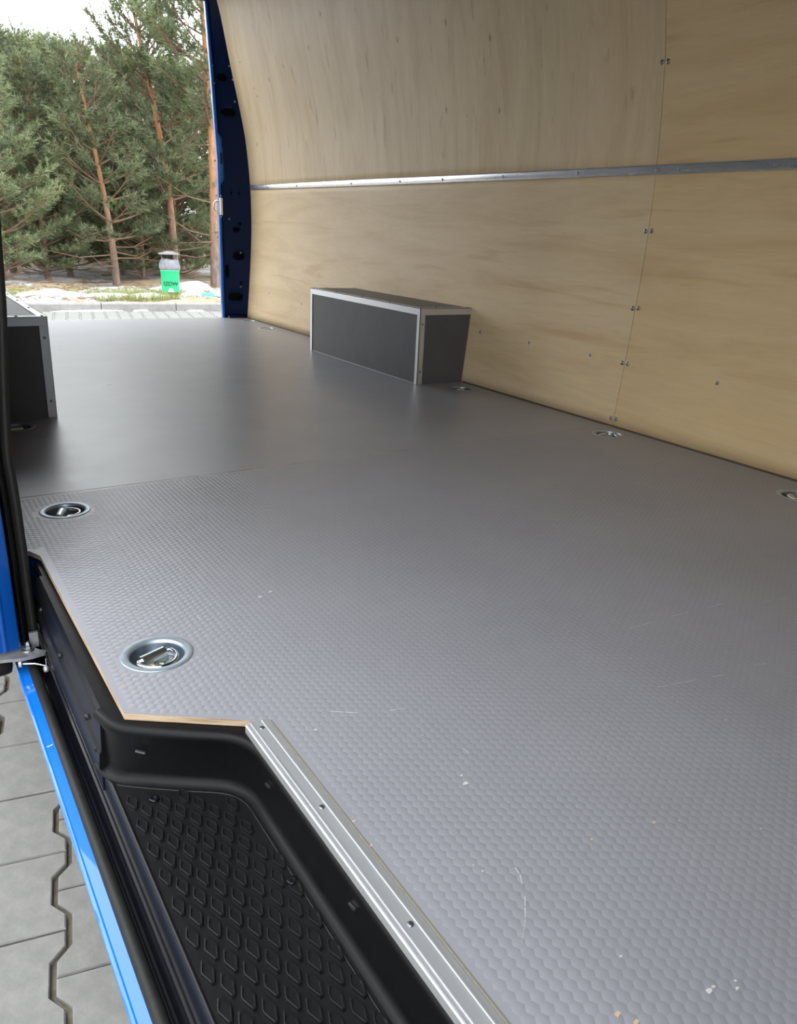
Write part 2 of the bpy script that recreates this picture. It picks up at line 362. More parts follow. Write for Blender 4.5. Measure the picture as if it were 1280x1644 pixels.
# ------------------------------------------------------------------ rear door pillar
def pillar(parent, mirror=False):
    f = (lambda x: 2*XC - x) if mirror else (lambda x: x)
    OZ = [-.02, .11, .52, .665, .91, 1.18, 1.436, 1.743, 1.88]; OX = [1.841, 1.836, 1.834, 1.834, 1.834, 1.82, 1.806, 1.788, 1.77]
    xo = lambda z: float(np.interp(z, OZ, OX))
    holes = [(1.862,1.945,.103,.15), (1.848,1.872,.25,.318), (1.895,1.96,.352,.4), (1.845,1.925,1.163,1.203), (1.826,1.88,1.343,1.38),
             (1.93,1.944,.205,.22), (1.886,1.9,.735,.748), (1.93,1.944,.735,.748), (1.93,1.948,.56,.572), (1.90,1.95,1.56,1.6), (1.9,1.94,.52,.545)]
    def S(x, z): return (x - xo(z)) / (xw_s(z) + .012 - xo(z))
    def P(s, z, d=0):
        x = xo(z) + s*(xw_s(z)+.012-xo(z)); y = 4.945 - .07*s
        return (f(x), y + d, z)
    mb = MB(); zset = set(np.round(np.linspace(-.01, 1.86, 48), 4)); hs = []
    for (a, b, z0, z1) in holes:
        zm = (z0+z1)/2; hs.append((S(a, zm), S(b, zm), z0, z1)); zset |= {z0, z1, z0+(z1-z0)*.3, z1-(z1-z0)*.3}
    zl = sorted(zset); sset = set(np.round(np.linspace(0, 1, 7), 4))
    for h in hs: w = h[1]-h[0]; sset |= {h[0], h[1], h[0]+w*.2, h[1]-w*.2}
    sl = sorted(sset); nb = len(sl)
    V = [P(s, z) for z in zl for s in sl]; F = []
    for i in range(len(zl)-1):
        for j in range(nb-1):
            zc = (zl[i]+zl[i+1])/2; sc = (sl[j]+sl[j+1])/2; q = [i*nb+j, i*nb+j+1, (i+1)*nb+j+1, (i+1)*nb+j]; hit = False
            for (s0, s1, z0, z1) in hs:
                if s0 < sc < s1 and z0 < zc < z1:
                    hit = True; lo = sc < s0+(s1-s0)*.2; hi = sc > s1-(s1-s0)*.2; dn = zc < z0+(z1-z0)*.3; upp = zc > z1-(z1-z0)*.3
                    if lo and dn: F.append((q[0], q[1], q[3]))
                    elif hi and dn: F.append((q[0], q[1], q[2]))
                    elif lo and upp: F.append((q[0], q[2], q[3]))
                    elif hi and upp: F.append((q[1], q[2], q[3]))
            if not hit: F.append(tuple(q))
    mb.add(V, F, 0, True)
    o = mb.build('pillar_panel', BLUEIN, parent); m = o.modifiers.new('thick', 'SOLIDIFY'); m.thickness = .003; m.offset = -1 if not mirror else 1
    bk = MB(); zz = np.linspace(-.01, 1.86, 30)
    bk.grid([[P(0.05, z, .035), P(1, z, .035)] for z in zz]).build('pillar_cavity', BLACKHOLE, parent)
    fl = MB(); zz = np.linspace(-.01, 1.86, 60)
    rows = []
    for z in zz:
        w = .012 + (.02 if .8 < z < 1.05 else 0)
        rows.append([(f(xo(z)+.004+max(0, w-.012)), 4.9435-.07*.03-(.006 if w > .02 else 0), z), (f(xo(z)-.004), 4.938, z), (f(xo(z)-.012), 4.946, z), (f(xo(z)-.012), 4.97, z), (f(xo(z)+.03), 4.99, z)])
    fo = fl.grid(rows).build('pillar_flange', BLUE, parent); m = fo.modifiers.new('thick', 'SOLIDIFY'); m.thickness = .002
    sl_ = MB().box(*sorted((f(1.838), f(1.846))), 4.928, 4.934, .9, .962).build('latch_slot', BLACKHOLE, parent)
    ou = MB().grid([[(f(xw_s(z)+.07), 4.87, z), (f(xo(z)+.03), 4.99, z)] for z in zz]).build('pillar_skin', BLUE, parent)
    if not mirror:
        st = MB(); st.tube([(1.826,4.936,.626),(1.795,4.93,.632),(1.785,4.928,.645),(1.785,4.928,.675),(1.795,4.93,.688),(1.826,4.936,.694)], .0045, 8)
        so = st.build('striker', CHROME, parent)
        bevel(MB().box(1.822, 1.84, 4.925, 4.932, .61, .71).build('striker_plate', CHROME, so), .002)
        for z in (.60, .72): MB().lathe([(.005,0),(.004,.004),(.0005,.005)], 10).build('bolt', SCREW, so, (1.832, 4.93, z)).rotation_euler = (R(90),0,0)
        for (x, z) in [(1.918,1.24), (1.906,1.352), (1.888,1.42), (1.804,1.42), (1.815,1.33), (1.94,.395), (1.88,.59), (1.935,.19)]:
            s = min(.97, max(.02, S(x, z))); p = P(s, z); c = obj('clip', SCRS, parent); c.location = (p[0], p[1]-.001, p[2]); c.rotation_euler = (R(90),0,R(-30))
        MB().box(1.845, 1.955, 4.873, 4.9, -.006, .012).build('pillar_foot', BLUEIN, parent)
        rb = MB(); rb.tube([P(.04,.045,-.002), P(.5,.047,-.002), P(.97,.05,-.002)], .003, 6); rb.build('pressed_rib', BLUEIN, parent)
pil = empty('door_pillar', (0,0,0)); tag(pil, 'dark blue painted pillar with slots beside the open back doorway', 'pillar', kind='thing')
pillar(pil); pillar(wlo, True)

# ------------------------------------------------------------------ wheel arch boxes
def wheel_box(label, y0, y1, xin, mirror):
    f = (lambda x: 2*XC - x) if mirror else (lambda x: x)
    root = empty('wheel_arch_box', (f((xin+1.96)/2), (y0+y1)/2, .0)); tag(root, label, 'wheel box', 'wheel arch boxes'); off = root.location
    def part(mb, name, mt, par=None):
        mb.v = [(f(p[0]) - off.x, p[1]-off.y, p[2]-off.z) for p in mb.v]; return mb.build(name, mt, par or root)
    h = .287; e = .001
    part(MB().box(xin+.003, xin+.015, y0+.003, y1-.003, e, h-.003), 'side_panel', SHEET)
    for (ya, yb) in ((y0+.003, y0+.015), (y1-.015, y1-.003)):
        zz = np.linspace(e, h-.003, 9); pts = [(xin+.016, e), *[(xw_s(z)-.001, z) for z in zz], (xin+.016, h-.003)]
        part(MB().prism(pts, 'y', ya, yb), 'end_panel', SHEET)
    part(MB().box(xin+.003, xw_s(h)-.002, y0+.003, y1-.003, h-.003, h+.006), 'top_panel', SHEET)
    t = .0022; w = .024
    def angle(mb, name): return part(mb, name, ALU)
    for (ya, yb) in ((y0, y0+t), (y1-t, y1)): angle(MB().box(xin, xin+w, ya, yb, h-w+.006, h+.0075), 'corner_cap')
    angle(MB().box(xin, xin+t, y0, y1, h-w+.006, h+.008).box(xin, xin+w, y0, y1, h+.006, h+.008), 'edge_angle')
    angle(MB().box(xin+w, xw_s(h)-.002, y0, y0+t, h-w+.006, h+.008).box(xin+w, xw_s(h)-.002, y0, y0+w, h+.006, h+.008), 'edge_angle')
    angle(MB().box(xin+w, xw_s(h)-.002, y1-t, y1, h-w+.006, h+.008).box(xin+w, xw_s(h)-.002, y1-w, y1, h+.006, h+.008), 'edge_angle')
    angle(MB().box(xin, xin+t, y0, y0+.02, e, h-w+.0055).box(xin, xin+w, y0, y0+t, e, h-w+.0055), 'corner_angle')
    angle(MB().box(xin, xin+t, y1-.02, y1, e, h-w+.0055).box(xin, xin+w, y1-t, y1, e, h-w+.0055), 'corner_angle')
    part(MB().prism([(xin+.003,.0008),(xin-.0012,.0008),(xin+.003,.004)], 'y', y0+.02, y1-.02), 'sealant_bead', SEAL)
    riv = [((xin+.012), y, h+.008, 0) for y in np.linspace(y0+.012, y1-.012, 5)] + [(x, y0+.012, h+.008, 0) for x in np.linspace(xin+.08, 1.97, 2)] + [(x, y1-.012, h+.008, 0) for x in np.linspace(xin+.08, 1.97, 2)]
    for (x, y, z, k) in riv:
        s = obj('rivet', SCRD, root); s.location = (f(x)-off.x, y-off.y, z)
    for z in (.235, .05):
        s = obj('rivet', SCRD, root); s.location = (f(xin+.013)-off.x, y0-off.y, z); s.rotation_euler = (R(90), 0, 0)
    return root
wheel_box('dark grey wheel arch box standing against the plywood wall', 2.563, 3.512, 1.738, False)
wheel_box('shadowed wheel arch box half hidden behind the black door edge', 2.482, 3.43, 2*XC-.392, True)

# ------------------------------------------------------------------ lashing rings
def lashing_ring():
    root = empty('lashing_ring')
    MB().lathe([(.0372,-.003), (.0378,-.0006), (.0392,.0006), (.0405,.0012), (.0478,.0013), (.0494,.0008), (.0496,.0002), (.0460,.00015), (.0400,-.004), (.0372,-.003)], 48).build('flange', FLANGE, root)
    cup = MB(); cup.lathe([(.0378,-.0018), (.0368,-.008), (.0345,-.0165), (.0315,-.0190), (.0005,-.0190)], 48); cup.build('cup', CUP, root)
    bd_ = MB().lathe([(.0275,-.0189), (.027,-.0175), (.0005,-.0172)], 32).build('base_disc', ZINCY, root)
    path = [(-.0255,.010,-.008)] + [(.0255*math.cos(a)*1.1, .006+.034*math.sin(a), -.008+.002*abs(math.sin(a))) for a in np.linspace(math.pi, 2*math.pi, 17)] + [(.0255,.010,-.008)]
    MB().tube(path, .0038, 8, closed=True).build('ring', CHROME, root)
    cl = MB(); pts = [(.0005,-.0175), (.0005,-.0105)] + [(.010+.0088*math.cos(a), -.0085+.0076*math.sin(a)) for a in np.linspace(math.pi, 0, 9)] + [(.0195,-.0175)]
    cl.prism(pts, 'x', -.0195, .0195, 0, False); bevel(cl.build('clamp', ZINC, root), .0006)
    b = MB(); b.lathe([(.0078,-.0173), (.0078,-.0125), (.0068,-.0118), (.0035,-.0118), (.003,-.0135), (.0004,-.0135)], 6, smooth=False); b.build('bolt', ZINCY, bd_, (0,-.009,0))
    return root
ring0 = lashing_ring()
RL = [('recessed lashing ring by the floor seam near the black door edge', 70), ('nearest and largest recessed lashing ring, beside the step corner', 21),
      ('recessed lashing ring at the front foot of the wheel arch box', 10), ('recessed lashing ring under the vertical plywood joint', 100),
      ('recessed lashing ring cut by the picture edge below the plywood wall', 60), ('farthest lashing ring, at the foot of the blue pillar', 0),
      ('small far lashing ring between blue pillar and wheel box', 0), ('lashing ring in deep shadow before the left wheel box', 20)]
for i, ((x, y), (lab, a)) in enumerate(zip(RINGS, RL)):
    o = ring0 if i == 0 else copy_tree(ring0)
    o.location = (x, y, 0.0); o.rotation_euler = (0, 0, R(a)); tag(o, lab, 'lashing ring', 'recessed lashing rings in the floor')

# ------------------------------------------------------------------ aluminium sill strip
st = empty('sill_strip', (.296, -.2, 0)); tag(st, 'ribbed aluminium edging strip along the step edge of the floor', 'edging strip', kind='thing')
ps = [(0,-.0088), (0,.0008), (.0012,.0022), (.0028,.0024), (.0034,.0016), (.0062,.0016), (.0068,.0028), (.0085,.0028), (.0091,.0018),
      (.0205,.0018), (.0211,.0028), (.0228,.0028), (.0234,.0018), (.0285,.0014), (.0302,.0007), (.0302,.0001), (.004,.0001), (.004,-.0088)]
MB().prism(ps, 'y', 0, .966).build('strip_profile', ALU, st)
SS = screw_mesh('screw', .0036, .0012, DARKSTEEL)
for y in (.752, .594, .424, .25, .08): s = obj('screw', SS, st); s.location = (.0155, y+.2, .0018)
wedge = MB().prism([(.3265,.0002),(.3295,.0002),(.3268,.0012)], 'y', -.2, .763).build('glue_line', mat('dried_glue', (.26,.24,.2), .8), panA)

# ------------------------------------------------------------------ step well
step = empty('side_step', (0,0,0)); tag(step, 'black plastic entry step with hexagon studded tread', 'step')
TZ = -.088
def smooth_path(pts, n=6, rad=.03):
    out = [Vector(pts[0])]
    for a, b, c in zip(pts, pts[1:], pts[2:]):
        a, b, c = Vector(a), Vector(b), Vector(c); r = min(rad, (a-b).length*.45, (c-b).length*.45)
        p = b + (a-b).normalized()*r; q = b + (c-b).normalized()*r
        for k in range(n+1): t = k/n; out.append((1-t)**2*p + 2*t*(1-t)*b + t*t*q)
    out.append(Vector(pts[-1])); return out
lip = smooth_path([(.150,.902), (.160,.858), (.222,.812), (.297,.762), (.297,-.06)], 7, .04)
def offset(path, d):
    out = []
    for i, p in enumerate(path):
        t = (path[min(i+1, len(path)-1)] - path[max(i-1, 0)]).normalized(); out.append(p + Vector((-t.y, t.x))*d)
    return out
rows = []
for d, z in [(-.034,-.0098), (-.010,-.0098), (-.003,-.0108), (.0005,-.0128), (.0022,-.017), (.0015,-.022), (-.001,-.03), (-.002,-.075), (-.001,-.083), (.004,-.0868), (.010,TZ)]:
    rows.append([(p.x, p.y, z) for p in offset(lip, -d)])
MB().grid(rows).build('riser', BLACKP, step)
tb = offset(lip, -.008)
tread_out = [(.153,-.06)] + [(.153,.862)] + [(p.x, p.y) for p in tb[3:]]
MB().prism(tread_out, 'z', TZ-.004, TZ+.0004).build('tread', TREAD, step)
MB().tube([(.1535,-.06,TZ+.0005), (.1535,.85,TZ+.0005)], .0022, 8).build('tread_edge', TREAD, step)
# raised border along the foot of the riser
bd = offset(lip, -.0125)
MB().tube([(p.x, p.y, TZ+.0005) for p in bd[6:]], .0013, 6).build('tread_border', TREAD, step)
def stud_mesh():
    o8 = [(-.0020,.0148), (.0012,.0148), (.0070,.0022), (.0066,-.0012), (.0022,-.0150), (-.0014,-.0155), (-.0066,-.0012), (-.0064,.0028)]
    mb = MB(); v = []
    for s, z in ((1.0, 0), (.92, .0030), (.78, .0032), (.66, .0012)): v += [(x*s, y*s, z) for x, y in o8]
    f = [(k*8+j, k*8+(j+1) % 8, (k+1)*8+(j+1) % 8, (k+1)*8+j) for k in range(3) for j in range(8)] + [tuple(range(24, 32))]
    mb.add(v, [q[::-1] for q in f]); return mb.mesh('grip_stud', TREAD)
SM = stud_mesh()
def inside(x, y):
    if x < .163: return False
    for p, q in zip(bd, bd[1:]):
        t = (q-p); n = Vector((-t.y, t.x)).normalized()
        if p.y <= .9 and (Vector((x, y))-p).dot(n) > -.008 and min((Vector((x,y))-p).length, (Vector((x,y))-q).length) < .05: return False
    return x < .288
ns = 0
for i in range(0, 12):
    for j in range(-22, 22):
        x = .1658 + .0114*i; y = .804 - .0214*i + .0441*j
        if -.04 < y < .84 and inside(x, y): o = obj('grip_stud', SM, step); o.location = (x, y, TZ+.0003); ns += 1
for (x, y) in [(.190,.797), (.280,.60), (.275,.2)]:
    o = MB().lathe([(.0062,0), (.006,.0022), (.0045,.003), (.003,.0026), (.0004,.0018)], 12).build('screw', TRACK, step, (x, y, TZ+.0006))
for (x, y, a) in [(.186,.832,-35), (.296,.70,90), (.2965,.5,90)]:
    o = MB().box(-.006, .006, -.0012, .0012, -.0012, .0012).build('clip', DARKSTEEL, step, (x, y, -.04)); o.rotation_euler = (0, R(12), R(a))
# side cover below the floor edge
cv = [(.178,-.0112), (.158,-.0112), (.1535,-.0132), (.152,-.018), (.1505,-.06), (.1475,-.066), (.1465,-.086), (.149,-.092), (.1485,-.125), (.156,-.13), (.178,-.02)]
MB().prism(cv, 'y', .884, 1.35).build('side_cover', BLACKP, step)
for (y, z) in [(1.3,-.05), (1.14,-.055), (.955,-.052), (.905,-.07)]:
    o = MB().lathe([(.0045,0),(.004,.003),(.0004,.004)], 10).build('screw', TRACK, step, (.1495, y, z)); o.rotation_euler = (0, R(-90), 0)
# painted metal behind the cover at the rear end of the opening
MB().prism([(.178,-.0112),(.163,-.0112),(.1585,-.0135),(.157,-.02),(.178,-.02)], 'y', 1.3505, 1.412).build('cover_end', BLACKP, step)
MB().box(.158, .175, 1.352, 1.452, -.115, -.022).build('inner_panel', BLUESHADE, step)
MB().box(.118, .18, 1.453, 1.468, -.158, -.0095).build('end_panel', BLUEIN, step)

# ------------------------------------------------------------------ door sill
sill = empty('door_sill', (.12, .7, -.17)); tag(sill, 'bright blue painted door sill with black seal and slide track', 'sill', kind='thing')
Y0, Y1 = -.058, 1.506
def sp(pts, name, mt, y0=Y0, y1=Y1, smooth=False):
    mb = MB().prism([(x-.12, z+.17) for x, z in pts], 'y', y0-.7, y1-.7, 0, smooth); return mb.build(name, mt, sill)
def arc(cx, cz, r, a0, a1, n=7): return [(cx+r*math.cos(R(a)), cz+r*math.sin(R(a))) for a in np.linspace(a0, a1, n)]
sp([(.122,-.1578), (.1075,-.1604)] + arc(.1062,-.1648,.0045, 80, 200, 8) + [(.104,-.172), (.122,-.172)], 'painted_edge', BLUE)
o = sp(arc(.1265,-.157,.0078, 0, 360, 15)[:-1], 'door_seal', RUBBER, smooth=True)
sp([(.1195,-.163), (.135,-.1665), (.1352,-.1605), (.1372,-.1605), (.138,-.167), (.1395,-.1662), (.1425,-.1665), (.1462,-.162), (.1475,-.150), (.1482,-.148), (.1468,-.146),
    (.1468,-.141), (.1492,-.139), (.1496,-.129), (.1478,-.127), (.1478,-.121), (.1500,-.119), (.1508,-.1), (.1512,-.093), (.153,-.0905), (.158,-.0905), (.158,-.18), (.1195,-.18)], 'slide_track', TRACK)
sp([(.1200,-.1725), (.40,-.19), (.40,-.26), (.2,-.24)], 'rocker_panel', BLUEIN, -.32, 4.85)
sp([(.1085,-.1598),(.1165,-.1584),(.1165,-.1589),(.1085,-.1603)], 'paint_scratch', WHITEP, 1.07, 1.0716)

# ------------------------------------------------------------------ sliding door, open, at the rear end of the doorway
door = empty('sliding_door', (.08, 1.5, -.2)); tag(door, 'blue sliding door edge with black rubber at the left picture border', 'door', kind='thing')
def dpart(mb, name, mt, par=None):
    mb.v = [(p[0]-.08, p[1]-1.5, p[2]+.2) for p in mb.v]; return mb.build(name, mt, par or door)
EZ = [-.15, .044, .137, .21, .275, .34, .432, .506, .589, .782, .967, 1.244, 1.52]
EX = [.1457, .1439, .1425, .1393, .1434, .1485, .1568, .1603, .1637, .1624, .166, .198, .24]
zz = np.linspace(-.118, 1.46, 60)
ex = lambda z: float(np.interp(z, EZ, EX))
def column(xa, xb, y0, y1, rnd=.006):
    rows = []
    for z in zz:
        a = xa(z); b = xb(z); rows.append([(a, y1, z), (a, y0+rnd, z), (a+rnd, y0, z), ((a+b)/2, y0-.002, z), (b-rnd*.8, y0, z), (b-rnd*.2, y0+rnd*.5, z), (b, y0+rnd*1.5, z), (b, y1, z)])
    return MB().grid(rows)
dpart(column(lambda z: ex(z)-.017, lambda z: ex(z), 1.334, 1.40), 'edge_seal', RUBBER)
dpart(column(lambda z: ex(z)-.033, lambda z: ex(z)-.018, 1.328, 1.40), 'inner_trim', BLACKP)
dpart(column(lambda z: ex(z)-.12, lambda z: ex(z)-.0325, 1.308, 1.44, .004), 'door_panel', BLUESHADE)
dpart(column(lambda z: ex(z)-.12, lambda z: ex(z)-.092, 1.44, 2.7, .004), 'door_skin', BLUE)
dpart(MB().grid([[(ex(z)-.060, 1.3065, z), (ex(z)-.056, 1.303, z), (ex(z)-.052, 1.3065, z)] for z in zz[:40]]), 'pressed_bead', BLUESHADE)
dpart(MB().tube([(.02,1.325,-.148), (.06,1.315,-.15), (.084,1.315,-.149), (.088,1.35,-.146), (.084,1.5,-.146)], [.012,.015,.015,.014,.012], 10), 'bottom_seal', RUBBER)
br = MB(); br.prism([(.02,1.318), (.06,1.302), (.09,1.294), (.108,1.288), (.128,1.288), (.147,1.291), (.1485,1.298), (.140,1.304), (.135,1.312), (.132,1.326), (.11,1.332), (.02,1.334)], 'z', -.131, -.125)
bro = bevel(dpart(br, 'roller_bracket', STEEL), .0015)
dpart(MB().lathe([(.0065,-.125), (.0065,-.117), (.005,-.115), (.0035,-.109), (.0004,-.108)], 6, c=(.1225,1.312,0), smooth=False), 'bolt', CHROME, bro)
dpart(MB().lathe([(.0105,-.1255), (.0105,-.1235), (.0065,-.1232)], 20, c=(.1225,1.312,0)), 'washer', DARKSTEEL, bro)
dpart(MB().box(.128, .142, 1.322, 1.328, -.128, -.1), 'bracket_arm', STEEL, bro)
dpart(MB().tube([(.107,1.291,-.137), (.128,1.283,-.138), (.1435,1.272,-.141), (.1445,1.273,-.128)], .0016, 6), 'spring_pin', CHROME, bro)
dpart(MB().lathe([(.0045,-.141), (.0045,-.135), (.003,-.132), (.0004,-.132)], 10, c=(.107,1.291,0)), 'pin_head', CHROME, bro)
dpart(MB().lathe([(.0045,-.149), (.0045,-.142), (.002,-.14), (.0004,-.14)], 10, c=(.1425,1.270,0)), 'roller', STEEL, bro)

# ------------------------------------------------------------------ ground, pavers, kerb
GZ = -.64
PAVER = mat_noisy('grey_concrete_paver', (.165,.162,.149), (.225,.22,.206), 26, .85, .35, .003)
SANDJ = mat_noisy('mossy_joint_sand', (.09,.08,.055), (.17,.15,.11), 40, .95, .4, .004)
def far_ground():
    m = mat('far_paving', (.25,.24,.22), .9); v = coords(m); f = noise(m, v, 12, 5)
    setc(m, ramp(m, f, [(.35, (.2,.19,.17)), (.65, (.3,.29,.27))])); return m
g = MB().box(-14, 16, -8, 11.9, GZ-.2, GZ-.012).build('ground', SANDJ); tag(g, 'paved yard round the van', kind='structure')
pa = R(-10.8); ux = Vector((math.cos(pa), math.sin(pa))); uy = Vector((-math.sin(pa), math.cos(pa)))
PL, PW, PN = .2, .1555, .0125               # length, column pitch, half depth of the zigzag
def paver_outline(g_=.0052):
    L = PL/2 - .0022; a = PW/2 + PN - g_; b = PW/2 - PN - g_
    return [(-a,-L), (a,-L), (a,-L+.032), (b,-L+.062), (b,L-.062), (a,L-.032), (a,L), (-a,L), (-a,L-.032), (-b,L-.062), (-b,-L+.062), (-a,-L+.032)]
po = paver_outline(); mbp = MB(); n = len(po)
v = [(x, y, -.02) for x, y in po] + [(x, y, -.0035) for x, y in po] + [(x*.965, y*.975, 0) for x, y in po]
mbp.add(v, [(i, (i+1) % n, (i+1) % n+n, i+n) for i in range(n)] + [(i+n, (i+1) % n+n, (i+1) % n+2*n, i+2*n) for i in range(n)] + [tuple(range(2*n, 3*n))])
PM = mbp.mesh('paver', PAVER); pv = np.array(mbp.v); pf = mbp.f
near = []; far = []
org = Vector((.146, 1.402))                   # where a straight joint meets a zigzag in the photograph
for i in range(-60, 60):
    for j in range(-60, 70):
        c = org + ux*((i-.5)*PW) + uy*((j+.5 + (.5 if i % 2 else 0))*PL)
        if -1.3 < c.x < .42 and .35 < c.y < 2.6: near.append(c)
        elif (-3.2 < c.x < .6 and -1.5 < c.y < 11.2 - .1*c.x) or (.5 < c.x < 7 and 5.0 < c.y < 11.55 - .117*(c.x-1)): far.append(c)
near.sort(key=lambda c: (c - Vector((.05, 1.4))).length); far += near[290:]; near = near[:290]
for c in near:
    o = obj('paver', PM, g); o.location = (c.x, c.y, GZ + random.uniform(-.0015,.0015)); o.rotation_euler = (random.uniform(-.006,.006), random.uniform(-.006,.006), pa)
F = np.array([(c.x, c.y) for c in far]); ca, sa = math.cos(pa), math.sin(pa)
rot = np.stack([pv[:,0]*ca - pv[:,1]*sa, pv[:,0]*sa + pv[:,1]*ca, pv[:,2]], 1)
VV = (rot[None] + np.concatenate([F, GZ + rng.uniform(-.002,.002,(len(F),1))], 1)[:,None]).reshape(-1,3)
me = bpy.data.meshes.new('paver_field'); k = len(pv)
me.from_pydata(VV.tolist(), [], [tuple(a + q*k for a in f) for q in range(len(F)) for f in pf]); me.materials.append(PAVER); me.update()
tag(obj('paver_field', me, g), 'the further paving stones of the yard', kind='stuff')
# the dry pale wedge left on the pavers beside the sill
kerb = empty('kerb', (3, 11.4, GZ)); tag(kerb, 'concrete kerb between paving and forest edge', kind='structure')
KERB = mat_noisy('kerb_concrete', (.2,.195,.185), (.27,.262,.25), 14, .85, .3, .004)
ka = R(-5.5); kx = Vector((math.cos(ka), math.sin(ka)))
kb = MB().prism([(-.075,-.1), (-.075,.085), (-.06,.1), (.06,.1), (.075,.085), (.075,-.1)], 'x', -.495, .495).mesh('kerb_stone', KERB)
for i in range(-9, 8):
    p = Vector((3.0, 11.42)) + kx*(i*1.0); o = obj('kerb_stone', kb, kerb); o.location = (p.x-3, p.y-11.4, random.uniform(-.004,.004)); o.rotation_euler = (0, 0, ka+random.uniform(-.004,.004))

# ------------------------------------------------------------------ forest edge: ground, snow, grass
def forest_floor():
    m = mat('snowy_forest_floor', (.3,.25,.18), .95); v = coords(m)
    d = noise(m, v, 2.2, 8, .7); s = noise(m, v, .9, 7, .72); n, l, b = nodes(m)
    soil = ramp(m, d, [(.3, (.12,.08,.045)), (.55, (.34,.26,.17)), (.8, (.42,.36,.2))])
    setc(m, mixc(m, ramp(m, s, [(.5, (0,0,0)), (.55, (1,1,1))]), soil, (.5,.51,.53)))
    bump(m, d, .6, .05); return m
rows = []
for yy in np.linspace(0, 1, 60)**1.6:
    row = []
    for xx in np.linspace(-12, 18, 90):
        y = 11.46 - math.tan(R(5.5))*(xx-3) + yy*40
        row.append((xx, y, GZ+.075 + (0 if yy < .001 else .05*math.sin(xx*2.1+y*1.3)*math.sin(y*1.7-xx*.6) + rng.uniform(-.02,.03) + .012*yy*40*.3)))
    rows.append(row)
tag(MB().grid(rows).build('forest_ground', forest_floor()), 'snow patched earth under the pines', kind='structure')
SNOW = mat_noisy('old_snow', (.45,.46,.48), (.56,.57,.58), 9, .8, .4, .02)
def lump(name, c, rx, ry, rz, mt, seed):
    r = random.Random(seed); bm = bmesh.new(); bmesh.ops.create_icosphere(bm, subdivisions=3, radius=1)
    ph = [r.uniform(0, 6) for _ in range(6)]
    for v in bm.verts:
        k = 1 + .16*math.sin(3*v.co.x+ph[0])*math.sin(3*v.co.y+ph[1]) + .12*math.sin(5*v.co.y+ph[2]+2*v.co.z) + .08*math.sin(7*v.co.x+ph[3])
        v.co = Vector((v.co.x*rx*k, v.co.y*ry*k, max(v.co.z, -.25)*rz*k))
    me = bpy.data.meshes.new(name); bm.to_mesh(me); bm.free(); me.materials.append(mt)
    for p in me.polygons: p.use_smooth = True
    return obj(name, me, None, c)
SX = [(4.02,12.05,.24,.17,.13,'white snow lump between litter bin and teal bag'), (4.5,12.25,.16,.12,.08,'small snow lump right of the teal bag'), (3.35,12.1,.3,.15,.07,'low snow lump left of the litter bin foot'),
      (2.75,12.2,.4,.2,.07,'flat snow patch before the leaning pine'), (2.05,12.35,.45,.25,.1,'long snow bank at the far left of the kerb'), (4.35,13.4,.5,.3,.12,'broad snow bank behind the teal bag')]
for i, (x, y, a, b, c, lab) in enumerate(SX): tag(lump('snow_patch', (x, y, GZ+.1), a, b, c, SNOW, i), lab, 'snow', 'old snow patches behind the kerb')
for i, (x, y, a, b) in enumerate([(3.75,11.22,.13,.05), (4.35,11.12,.2,.06), (2.3,11.38,.5,.06), (4.75,11.05,.15,.06), (3.0,11.33,.12,.04)]):
    tag(lump('snow_patch', (x, y, GZ-.004), a, b, .02, SNOW, 30+i), 'thin snow remnant on the pavers along the kerb', 'snow', 'thin snow along the kerb')
bag = lump('plastic_bag', (4.17,11.98,GZ+.11), .13, .09, .09, mat('teal_plastic', (.06,.3,.27), .4), 77); tag(bag, 'crumpled teal plastic bag lying behind the kerb', 'bag')
GRASS = mat_noisy('winter_grass', (.16,.2,.06), (.34,.36,.14), 6, .8, 0)
gv = []; gf = []
for (cx, cy, rx, ry, cnt) in [(3.3,12.0,.75,.25,1500), (3.15,12.6,.6,.4,900), (2.2,12.6,.9,.4,500), (4.6,12.9,.8,.4,300), (1.0,12.5,1.2,.4,500)]:
    for q in range(cnt):
        a = rng.uniform(0, 6.28); r = math.sqrt(rng.uniform(0,1)); x = cx+rx*r*math.cos(a); y = cy+ry*r*math.sin(a)
        h = rng.uniform(.05,.17); w = .006; t = rng.uniform(0,6.28); lx, ly = rng.normal(0,.05,2); k = len(gv); z = GZ+.07
        gv += [(x-w*math.cos(t), y-w*math.sin(t), z), (x+w*math.cos(t), y+w*math.sin(t), z), (x+lx, y+ly, z+h)]; gf.append((k,k+1,k+2))
gm = bpy.data.meshes.new('grass'); gm.from_pydata(gv, [], gf); gm.materials.append(GRASS)
tag(obj('grass', gm), 'yellowish green grass growing behind the kerb', 'grass', kind='stuff')

lv = MB()
for q in range(900):
    x = rng.uniform(.5, 6.5); y = 11.6 - .096*(x-3) + abs(rng.normal(0, 1.5)) + .1; a = rng.uniform(0, 6.28); L = rng.uniform(.04,.2); z = GZ+.09+rng.uniform(0,.04)
    d = Vector((math.cos(a), math.sin(a), rng.uniform(-.1,.25))).normalized()*L; p = Vector((x, y, z)); lv.tube([p, p+d*.5+Vector((0,0,.01)), p+d], [.006,.005,.003], 3, cap=False)
tag(lv.build('fallen_twigs', mat('fallen_twig', (.16,.1,.06), .9), fix=False), 'brown fallen twigs scattered over snow and earth behind the kerb', 'twigs', kind='stuff')

